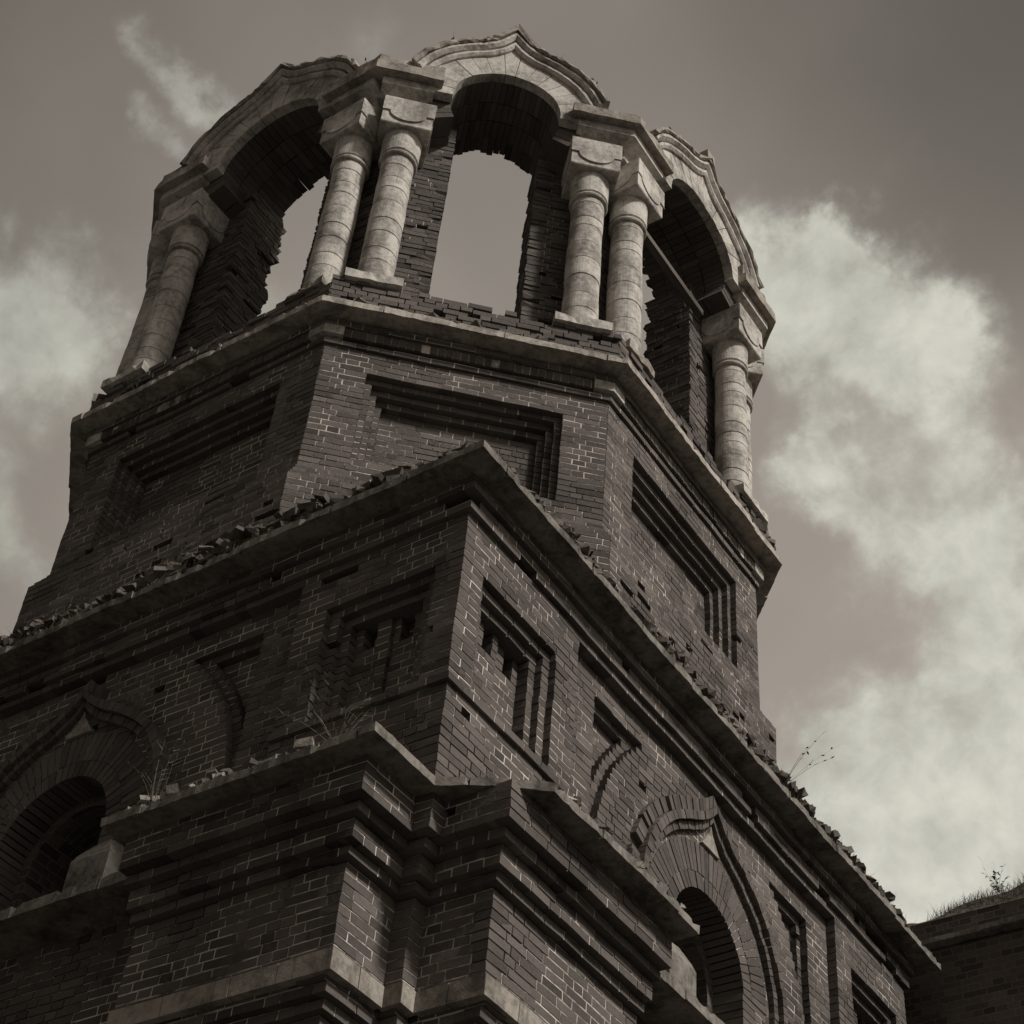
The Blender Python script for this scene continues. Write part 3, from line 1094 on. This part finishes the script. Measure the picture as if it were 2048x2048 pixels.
    # two columns with capitals and plinths
    for (Fk, kk, sg) in ((F, k, 1), (F2, k2, -1)):
        uc = sg * (bh(kk, CAPD) - .445)
        dc = bd(kk, CAPD) - .31
        c = Fk.p(uc, dc, 0)
        col = MB()
        rnd = random.Random(1300 + kk * 2 + sg)
        prof = [(.21, 16.34), (.21, 16.42)]
        z = 16.42
        R0 = lambda z: .205 - .012 * (z - 16.4) / 2.4
        while z < 18.66:
            h_ = rnd.uniform(.16, .34)
            z2 = min(z + h_, 18.72)
            q = rnd.uniform(-.004, .003)
            prof += [(R0(z) - .010, z + .002), (R0(z) + q, z + .010), (R0(z2) + q, z2 - .008)]
            z = z2
        prof += [(.183, 18.725), (.183, 18.74), (.222, 18.745), (.230, 18.765), (.222, 18.79), (.196, 18.797), (.196, 18.815), (.228, 18.825),
                 (.228, 19.10), (.236, 19.13), (.236, 19.19)]
        lathe(col, c, prof, 'stone', 40, 1350 + kk * 2 + sg)
        co = col.build('column', tower, smooth=False)
        for p in co.data.polygons:
            p.use_smooth = abs(p.normal.z) < 0.5
        cap = MB()
        b_ = .31

        def sqp(r, t=0):
            return [Fk.p(uc - r, dc - r, 0)[:2], Fk.p(uc - r, dc + r, 0)[:2], Fk.p(uc + r, dc + r, 0)[:2], Fk.p(uc + r, dc - r, 0)[:2]][::-1]
        loft(cap, [(sqp(.288), 19.186), (sqp(.297), 19.20), (sqp(.297), 19.718)], 'stone')
        # lunette shields on the three outward sides
        zl, rl = 19.42, .20
        shape = [(-.302, 19.70), (-.302, zl), (-.235, zl)] + [(rl * math.cos(PI + x * PI / 14) * 1.06, zl + .0 + rl * math.sin(PI + x * PI / 14) * .82) for x in range(0, 15)] + [(.235, zl), (.302, zl), (.302, 19.70)]
        for ang in (0, PI / 2, -PI / 2):
            fx = Frame(FACES[kk] + ang)
            bx = c[0] * fx.n[0] + c[1] * fx.n[1]
            ux = c[0] * fx.t[0] + c[1] * fx.t[1]
            n1 = .314 if ang == 0 else .311
            fr = [fx.p(ux + u * (n1 - .004) / .305, bx + n1, zz) for u, zz in shape]
            bk = [fx.p(ux + u * (n1 - .004) / .305, bx + .27, zz) for u, zz in shape]
            cap.face(fr, 'stone')
            for q in range(len(fr)):
                r_ = (q + 1) % len(fr)
                cap.face([fr[r_], fr[q], bk[q], bk[r_]], 'stone')
        cap.build('capital', co)
        pl = MB()
        if not (kk == 2 and sg < 0) and not (kk == 0 and sg > 0):
            h_ = .31
            slab(sqp(h_), 16.21, 16.335, 'stone', s=.08, jit=.006, seed=1400 + kk * 2 + sg, mb=pl, chips=.12)
        else:
            slab(sqp(.27), 16.21, 16.335, 'oldstone', s=.08, jit=.02, seed=1400 + kk * 2 + sg, mb=pl, chips=.4)
        pl.build('plinth', co)

# arches with keel gables
ZA, RA = 20.05, 0.67
BASE = [(0, 21.38), (.06, 21.29), (.15, 21.195), (.27, 21.11), (.42, 21.03), (.56, 20.94), (.70, 20.83), (.80, 20.72), (.90, 20.57), (.98, 20.40), (1.03, 20.22), (1.05, 20.08)]
BASE = [(u, 20.05 + (z - 20.05) * .945) for u, z in BASE]
for k in range(8):
    F = Frame(FACES[k])
    su = 1.0 if k % 2 else 1.22
    DF = bd(k, CAPD)
    am = MB()
    # brick barrel vault, ring behind ring, the last one ragged
    for q, (d0, d1) in enumerate(((3.55, 3.84), (3.29, 3.54), (3.02, 3.28))):
        radial(am, F, 0, ZA, RA, RA + .27, -0.45, PI + .45, 34, bd(k, d0), bd(k, d1), 'brick', su=su, seed=1500 + k * 5 + q, skipfn=None)
    radial(am, F, 0, ZA, RA + .01, RA + .5, -0.4, PI + .4, 34, bd(k, 2.78), bd(k, 3.015), 'brick', su=su, seed=1530 + k, dfront=lambda r: r.uniform(-.035, .06))
    n = 40
    us_ = [1.05 * (1 - 2 * i / n) for i in range(n + 1)]

    def outer(i):
        u = us_[i]
        return (su * u, interp(BASE, abs(u)))

    def inner(i):
        u = us_[i]
        a = math.atan2(max(.0, interp(BASE, abs(u)) - ZA), u)
        return (su * .95 * math.cos(a), ZA + .95 * math.sin(a))
    for i in range(n):
        o1, o2, i1, i2 = outer(i), outer(i + 1), inner(i), inner(i + 1)
        for (d, fl) in ((bd(k, 3.82), 0), (bd(k, 3.06), 1)):
            q = [F.p(i1[0], d, i1[1]), F.p(o1[0], d, o1[1] + .12), F.p(o2[0], d, o2[1] + .12), F.p(i2[0], d, i2[1])]
            am.face(q if not fl else q[::-1], 'flat')
        am.face([F.p(o1[0], bd(k, 3.82), o1[1] + .12), F.p(o1[0], bd(k, 3.06), o1[1] + .12), F.p(o2[0], bd(k, 3.06), o2[1] + .12), F.p(o2[0], bd(k, 3.82), o2[1] + .12)], 'soil')
    # haunches over the piers
    for s in (1, -1):
        hh = bh(k, 3.1)
        P = [F.p(s * su * .80, bd(k, 2.88), 0)[:2], F.p(s * su * .80, bd(k, 3.5), 0)[:2], F.p(s * bh(k, 3.5), bd(k, 3.5), 0)[:2], F.p(s * bh(k, 2.88), bd(k, 2.88), 0)[:2]]
        if s > 0:
            pass
        else:
            P = P[::-1]
        loft(am, [(P, 19.7), (P, 20.5)], 'flat')
    arch = am.build('belfry_arch', tower)
    # stone archivolt of voussoirs up to the keel line
    vm_ = MB()

    def rout(a):
        # radius where the ray at angle a meets the keel base curve
        lo, hi = RA, 1.6
        for _ in range(24):
            mid = (lo + hi) / 2
            u, z = mid * math.cos(a), ZA + mid * math.sin(a)
            inside = abs(u) < 1.05 and z < interp(BASE, abs(u))
            if inside: lo = mid
            else: hi = mid
        return lo
    # each voussoir in small steps so the outer edge follows the keel
    nv = 15
    rnd = random.Random(1600 + k)
    cuts = [-.05 + (PI + .1) * i / nv + (rnd.uniform(-.02, .02) if 0 < i < nv else 0) for i in range(nv + 1)]
    for i in range(nv):
        a0, a1 = cuts[i] + .0045, cuts[i + 1] - .0045
        dj = DF + rnd.uniform(-.004, .004)
        m_ = 4
        tv = rnd.random()
        P = lambda r, a, d: F.p(su * r * math.cos(a), d, ZA + r * math.sin(a))
        for q in range(m_):
            b0, b1 = a0 + (a1 - a0) * q / m_, a0 + (a1 - a0) * (q + 1) / m_
            vm_.face([P(RA - .005, b1, dj), P(RA - .005, b0, dj), P(rout(b0) + .02, b0, dj), P(rout(b1) + .02, b1, dj)], 'stone', tv)
            vm_.face([P(RA - .005, b0, dj), P(RA - .005, b1, dj), P(RA - .005, b1, bd(k, 3.845)), P(RA - .005, b0, bd(k, 3.845))], 'stone', .5)
        for (aa, fl) in ((a0, 0), (a1, 1)):
            q = [P(RA - .005, aa, dj), P(RA - .005, aa, DF - .12), P(rout(aa) + .02, aa, DF - .12), P(rout(aa) + .02, aa, dj)]
            vm_.face(q if not fl else q[::-1], 'stone', .5)
    vm_.build('archivolt', arch)
    # moulded coping
    gp = MB()
    keep = list(range(n + 1))
    pts = [(outer(i)[0], outer(i)[1]) for i in keep]
    pts = [p for p in pts if p[1] > 20.1]
    d0 = DF - .5
    sweep(gp, F, pts, [(0.0, d0), (0.0, DF + .03), (.03, DF + .055), (.065, DF + .055), (.075, DF + .02), (.075, d0)], 'stone', 1700 + k, .002)
    sweep(gp, F, pts, [(0.076, d0), (.095, DF + .06), (.13, DF + .10), (.165, DF + .10), (.175, DF + .07), (.175, d0)], 'stone', 1710 + k, .003)
    sweep(gp, F, pts, [(0.176, d0), (.18, DF + .115), (.20, DF + .135), (.25, DF + .12), (.27, d0)], 'oldstone', 1720 + k, .016)
    if k == 2:
        tip = BASE[0][1]
        P = [F.p(u, d, 0)[:2] for u, d in ((-.09, DF - .3), (-.09, DF + .13), (.09, DF + .13), (.09, DF - .3))][::-1]
        loft(gp, [(P, tip + .24), (P, tip + .44)], 'oldstone')
    gp.build('gable_coping', arch)

# timber tie across the right-hand arch
tb = MB()
F = Frame(FACES[2])
P = lambda u, d, z: F.p(u, d, z)
tb.hexa([P(-1.1, 3.66, 19.22), P(.58, 3.66, 19.19), P(.58, 3.66, 19.28), P(-1.1, 3.66, 19.31)],
        [P(-1.1, 3.57, 19.22), P(.58, 3.57, 19.19), P(.58, 3.57, 19.28), P(-1.1, 3.57, 19.31)], 'wood', .5, None, True)
tb.build('tie_beam', tower)

BELFRY[0] = False

# ------------------------------------------------------------------ church building behind, right
ch = thing('church_building', 'dark church building with grass-grown eaves behind the tower at lower right', 'building')
wb = MB()
box = lambda x0, x1, y0, y1: [(x0, y0), (x1, y0), (x1, y1), (x0, y1)]
loft(wb, [(box(-4.5, 20, 4.62, 14), 0.0), (box(-4.5, 20, 4.62, 14), 11.97)], 'flat')
wb.build('wall', ch)
eb = MB()
slab(box(3.4, 20.1, 4.49, 14.1), 12.0, 12.055, 'slab', seed=31, s=.2, mb=eb)
eb.build('cornice', ch)
pb = MB()
loft(pb, [(box(3.3, 20, 4.58, 14), 12.058), (box(3.3, 20, 4.58, 14), 12.31)], 'flat')
pb.build('parapet', ch)

# grass on that roof
gm = MB()
rnd = random.Random(55)
def roof_z(x, y):
    amp = .10 + .30 * min(1, max(0, (x - 4.3) / 1.3)) + .04 * math.sin(x * 7) + .03 * math.sin(y * 9 + x * 3)
    return 12.31 + min(amp + .05 * (y - 4.58), (y - 4.58) * 1.5)
nx, ny = 60, 14
for i in range(nx):
    for j in range(ny):
        xs = [3.98 + 6 * t / nx for t in (i, i + 1)]
        ys = [4.58 + 3 * (t / ny) ** 2 for t in (j, j + 1)]
        gm.face([(xs[0], ys[0], roof_z(xs[0], ys[0])), (xs[1], ys[0], roof_z(xs[1], ys[0])), (xs[1], ys[1], roof_z(xs[1], ys[1])), (xs[0], ys[1], roof_z(xs[0], ys[1]))], 'soil')


def blade(mb, x, y, z, h, lean, wdt, mk, ang=None, bend=.4):
    a = rnd.uniform(0, 2 * PI) if ang is None else ang
    dx, dy = math.cos(a) * lean, math.sin(a) * lean
    px, py = -math.sin(a) * wdt, math.cos(a) * wdt
    prev = None
    for s in range(4):
        t = s / 3
        c = (x + dx * h * t * (bend + (1 - bend) * t), y + dy * h * t * (bend + (1 - bend) * t), z + h * t * (1 - .15 * lean * t))
        k = 1 - .85 * t
        cur = [(c[0] - px * k, c[1] - py * k, c[2]), (c[0] + px * k, c[1] + py * k, c[2])]
        if prev:
            mb.face([prev[0], prev[1], cur[1], cur[0]], mk)
        prev = cur


for i in range(5200):
    x = rnd.uniform(4.25, 8.5); y = 4.60 + abs(rnd.gauss(0, .35))
    cl_ = .5 + .5 * math.sin(x * 5.3 + 1) * math.sin(x * 2.1 + y * 3)
    blade(gm, x, y, roof_z(x, y) - .01, rnd.uniform(.04, .11) + .10 * cl_ * rnd.random(), rnd.uniform(.2, .9), .003, 'grass')
go2 = gm.build('grass')
go2['kind'] = 'stuff'
tag(go2, 'dry grass growing on the mounded edge of the low church roof', 'grass')

# ------------------------------------------------------------------ rubble on the ledges
def lump(mb, x, y, z, sx, sy, sz, rz, tilt, mk, rnd):
    m = Matrix.Translation((x, y, z)) @ Matrix.Rotation(rz, 4, 'Z') @ Matrix.Rotation(tilt, 4, 'X') @ Matrix.Rotation(rnd.uniform(-.4, .4), 4, 'Y')
    q = lambda: rnd.uniform(.6, 1.1)
    c = [m @ Vector((a * sx * q(), b * sy * q(), e * sz * q())) for e in (-.5, .5) for a, b in ((-.5, -.5), (.5, -.5), (.5, .5), (-.5, .5))]
    t = min(1, max(0, rnd.gauss(.5, .2)))
    for f in ((3, 2, 1, 0), (4, 5, 6, 7), (0, 1, 5, 4), (1, 2, 6, 5), (2, 3, 7, 6), (3, 0, 4, 7)):
        mb.face([c[i] for i in f], mk, t)


rub = MB()
rnd = random.Random(77)
for (a, nm) in SIDES[:3]:
    F = Frame(a)
    for i in range(1500):
        u = rnd.uniform(-4.3, 4.3)
        low = .35 if abs(u) > 3.5 else 1.0
        back = abs(rnd.gauss(.02, .24)) + .05
        nz_ = noise.noise(Vector((u * .8, a * 3 + 7, 0))) + .5 * noise.noise(Vector((u * 2.3, a * 3 + 9, 0)))
        if nz_ < rnd.uniform(-.6, .1):
            continue
        hp = max(.1, .6 + 1.1 * nz_)
        h = .03 + min(.75, 1.25 * back) * (.45 + .55 * rnd.random()) + .16 * hp * rnd.random()
        h *= low
        p = F.p(u, SA - .06 - back, 11.70 + h)
        big = rnd.random() < .32
        lump(rub, p[0], p[1], p[2], *((.24, .12, .07) if big else (rnd.uniform(.03, .15) * rnd.uniform(.5, 1.2), rnd.uniform(.03, .12), rnd.uniform(.02, .08))), rnd.uniform(0, PI), rnd.uniform(-.7, .7), 'brick' if rnd.random() < .6 else 'soil', rnd)
    # soil bank
    m_ = 70
    for i in range(m_):
        for (b0, h0, b1, h1) in ((.10, .0, .35, .26), (.35, .26, .75, .5)):
            u0, u1 = -4.3 + 8.6 * i / m_, -4.3 + 8.6 * (i + 1) / m_
            hz = lambda u, h: 11.69 + h * min(1, max(0, 4.25 - abs(u)) / .9) * (.7 + .5 * math.sin(u * 3.1) * math.sin(u * 7.7 + 1))
            rub.face([F.p(u0, SA - b0, hz(u0, h0)), F.p(u1, SA - b0, hz(u1, h0)), F.p(u1, SA - b1, hz(u1, h1)), F.p(u0, SA - b1, hz(u0, h1))], 'soil')
# on the lower cornice slabs and on the belfry ledge
for (a, nm) in SIDES[:2]:
    F = Frame(a)
    for s in (1, -1):
        for i in range(70):
            u = s * rnd.uniform(1.75, 3.5)
            back = abs(rnd.gauss(.1, .2)) + .05
            p = F.p(u, DS - .05 - back, 8.74 + .55 * back + .06 * rnd.random())
            lump(rub, p[0], p[1], p[2], rnd.uniform(.05, .22), rnd.uniform(.05, .12), rnd.uniform(.03, .08), rnd.uniform(0, PI), rnd.uniform(-.5, .5), 'brick' if rnd.random() < .6 else 'oldstone', rnd)
for k in range(8):
    F = Frame(FACES[k])
    for i in range(40):
        u = rnd.uniform(-1, 1) * fh(k, 3.9)
        p = F.p(u, fd(k, 3.93) - abs(rnd.gauss(0, .05)), 15.68 + .05 * rnd.random())
        lump(rub, p[0], p[1], p[2], rnd.uniform(.05, .2), rnd.uniform(.05, .1), rnd.uniform(.03, .07), rnd.uniform(0, PI), rnd.uniform(-.4, .4), 'brick', rnd)
F = Frame(FACES[2])
for i in range(46):
    u = rnd.uniform(.55, 1.72)
    p = F.p(u, 3.93 - abs(rnd.gauss(.02, .08)), 15.70 + rnd.uniform(0, .34) * (.5 + .5 * math.sin(u * 5)))
    lump(rub, p[0], p[1], p[2], rnd.uniform(.1, .28), rnd.uniform(.08, .16), rnd.uniform(.06, .14), rnd.uniform(0, PI), rnd.uniform(-.5, .5), 'brick' if rnd.random() < .6 else 'soil', rnd)
ro = rub.build('rubble')
ro['kind'] = 'stuff'
tag(ro, 'crumbled brick rubble and soil heaped along the cornice ledges', 'rubble')

lg = MB()
rnd = random.Random(66)
for (a, nm) in SIDES[:2]:
    F = Frame(a)
    for i in range(2600):
        u = rnd.uniform(-4.3, 4.3)
        if noise.noise(Vector((u * .9, a * 3, 0))) < rnd.uniform(-.25, .3):
            continue
        b_ = abs(rnd.gauss(.0, .16)) + .03
        p = F.p(u, SA - b_, 11.685 + 1.1 * b_ * min(1, max(0, 4.25 - abs(u)) / .9))
        blade(lg, p[0], p[1], p[2], rnd.uniform(.04, .15), rnd.uniform(.3, 1.2), .003, 'grass')
    for s_ in (1, -1):
        for i in range(420):
            u = s_ * rnd.uniform(1.7, 4.0)
            if noise.noise(Vector((u * 1.7, a * 3, 4))) < rnd.uniform(-.2, .3):
                continue
            b_ = abs(rnd.gauss(.0, .12)) + .03
            p = F.p(u, DS - b_, 8.70 + .5 * b_)
            blade(lg, p[0], p[1], p[2], rnd.uniform(.03, .11), rnd.uniform(.3, 1.2), .0025, 'grass')
for k in (0, 1, 2):
    F = Frame(FACES[k])
    for i in range(300):
        u = rnd.uniform(-.95, .95)
        p = F.p(u * (1 if k == 1 else 1.22), bd(k, CAPD) + rnd.uniform(-.25, .08), interp(BASE, abs(u)) + .12)
        if noise.noise(Vector((u * 2.5, k * 5, 1))) < rnd.uniform(-.1, .35):
            continue
        blade(lg, p[0], p[1], p[2], rnd.uniform(.03, .12), rnd.uniform(.2, 1.1), .0028, 'grass')
lo_ = lg.build('ledge_grass')
lo_['kind'] = 'stuff'
tag(lo_, 'short dry grass sprouting from the cornice ledges and gables', 'grass')

# ------------------------------------------------------------------ single loose bricks at the edges
protos = []
for q in range(4):
    mb = MB()
    r_ = random.Random(80 + q)
    lump(mb, 0, 0, 0, .25, .125, .072, 0, 0, 'brick', r_)
    protos.append(mb)
pm = [None] * 4


def loose(F, u, d, z, rz, tilt, label, group, q):
    if pm[q] is None:
        o = protos[q].build('loose_brick')
        pm[q] = o
    else:
        o = pm[q].copy()
        C.objects.link(o)
    o.location = F.p(u, d, z)
    o.rotation_euler = (tilt, 0, rz)
    tag(o, label, 'brick', group)


rnd = random.Random(91)
FL, FR = Frame(A_L), Frame(A_R)
for i in range(12):
    loose(FL, rnd.uniform(-2.6, 4.1), SA - rnd.uniform(.08, .16), 11.765 + rnd.uniform(0, .03), rnd.uniform(0, PI), rnd.uniform(-.25, .25),
          'loose brick at the edge of the left-hand cornice slab under the octagon', 'loose bricks on the left cornice edge', i % 4)
for i in range(14):
    loose(FR, rnd.uniform(-4.1, 4.2), SA - rnd.uniform(.08, .16), 11.765 + rnd.uniform(0, .03), rnd.uniform(0, PI), rnd.uniform(-.25, .25),
          'loose brick at the edge of the long right-hand cornice slab', 'loose bricks on the right cornice edge', i % 4)
for i in range(4):
    loose(Frame(FACES[1]), -1.2 + i * .62 + rnd.uniform(-.1, .1), fd(1, 3.93), 15.70, rnd.uniform(-.4, .4), rnd.uniform(-.1, .1),
          'loose brick on the belfry ledge below the front arch', 'loose bricks under the front arch', i % 4)

# ------------------------------------------------------------------ dry weeds
def weed(pos, n, h, spread, label, seed, lean=None):
    global rnd
    rnd = random.Random(seed)
    mb = MB()
    for i in range(n):
        a = rnd.uniform(0, 2 * PI) if lean is None else lean + rnd.gauss(0, .5)
        L = h * rnd.uniform(.5, 1.0)
        l = rnd.uniform(.2, 1.0) * spread
        dx, dy = math.cos(a) * l, math.sin(a) * l
        prev = None
        r0 = .0042 * (.5 + .5 * rnd.random())
        sag = rnd.uniform(0, .5)
        bx_, by_ = rnd.gauss(0, .12), rnd.gauss(0, .12)
        for s in range(7):
            t = s / 6
            c = Vector((dx * L * t + bx_ * L * t * t, dy * L * t + by_ * L * t * t, L * (t - sag * t * t)))
            r = r0 * (1 - .75 * t)
            cur = [c + Vector((r * math.cos(x), r * math.sin(x), 0)) for x in (0, 2.1, 4.2)]
            if prev:
                for q in range(3):
                    mb.face([prev[q], prev[(q + 1) % 3], cur[(q + 1) % 3], cur[q]], 'stem')
            prev = cur
            if s >= 1 and rnd.random() < .5:
                b = a + rnd.uniform(-2, 2)
                e = c + Vector((math.cos(b) * .05, math.sin(b) * .05, rnd.uniform(-.02, .04)))
                w_ = Vector((-math.sin(b) * .011, math.cos(b) * .011, 0))
                mb.face([c, (c + e) / 2 + w_, e, (c + e) / 2 - w_], 'grass')
            if s >= 3 and rnd.random() < .6:
                # small side twig
                b = a + rnd.uniform(-1.4, 1.4)
                e = c + Vector((math.cos(b) * .1 * L, math.sin(b) * .1 * L, .09 * L))
                mb.face([c, c + Vector((0, 0, .006)), e], 'stem')
    o = mb.build('dry_weed')
    o.location = pos
    tag(o, label, 'weed', None)


weed(FL.p(.75, SA - .15, 11.74), 16, .95, .8, 'pale dry weed with long stems on the left cornice in front of the octagon', 201)
weed(FL.p(3.72, DS - .12, 8.71), 20, .72, .9, 'bushy dry weed near the projecting corner of the lower left cornice', 202)
weed(FL.p(2.05, DS - .10, 8.71), 7, .9, .4, 'tall thin dry weed on the lower left cornice beside the dark window', 203)
weed(FR.p(-3.55, SA - .5, 12.0), 4, .9, .35, 'thin dry stalk standing just right of the square storey corner', 204)
weed(FR.p(.9, SA - .1, 11.74), 4, .8, 1.1, 'thin weed hanging off the middle of the right cornice against the sky', 205, 0.6)
weed((5.05, 4.85, 12.62), 16, .5, .45, 'tuft of tall dry stalks on the grassy church roof', 206)
FD_ = Frame(FACES[1])
weed(FD_.p(-.8, 4.05, 20.8), 12, .22, .7, 'small dry tuft on the left shoulder of the front gable', 207)
weed(FD_.p(1.0, 4.05, 20.42), 8, .25, .8, 'small dry tuft on the right shoulder of the front gable', 208)
weed(Frame(FACES[2]).p(-.78, 3.95, 20.97), 10, .28, .6, 'small dry tuft on the near shoulder of the right gable', 209)
weed(FL.p(1.45, 3.95, 20.22), 9, .2, .8, 'small dry tuft between the left and front gables', 210)
weed(FL.p(-1.0, 3.92, 15.68), 5, .35, .4, 'short dry stalk on the belfry ledge beside the left columns', 211)
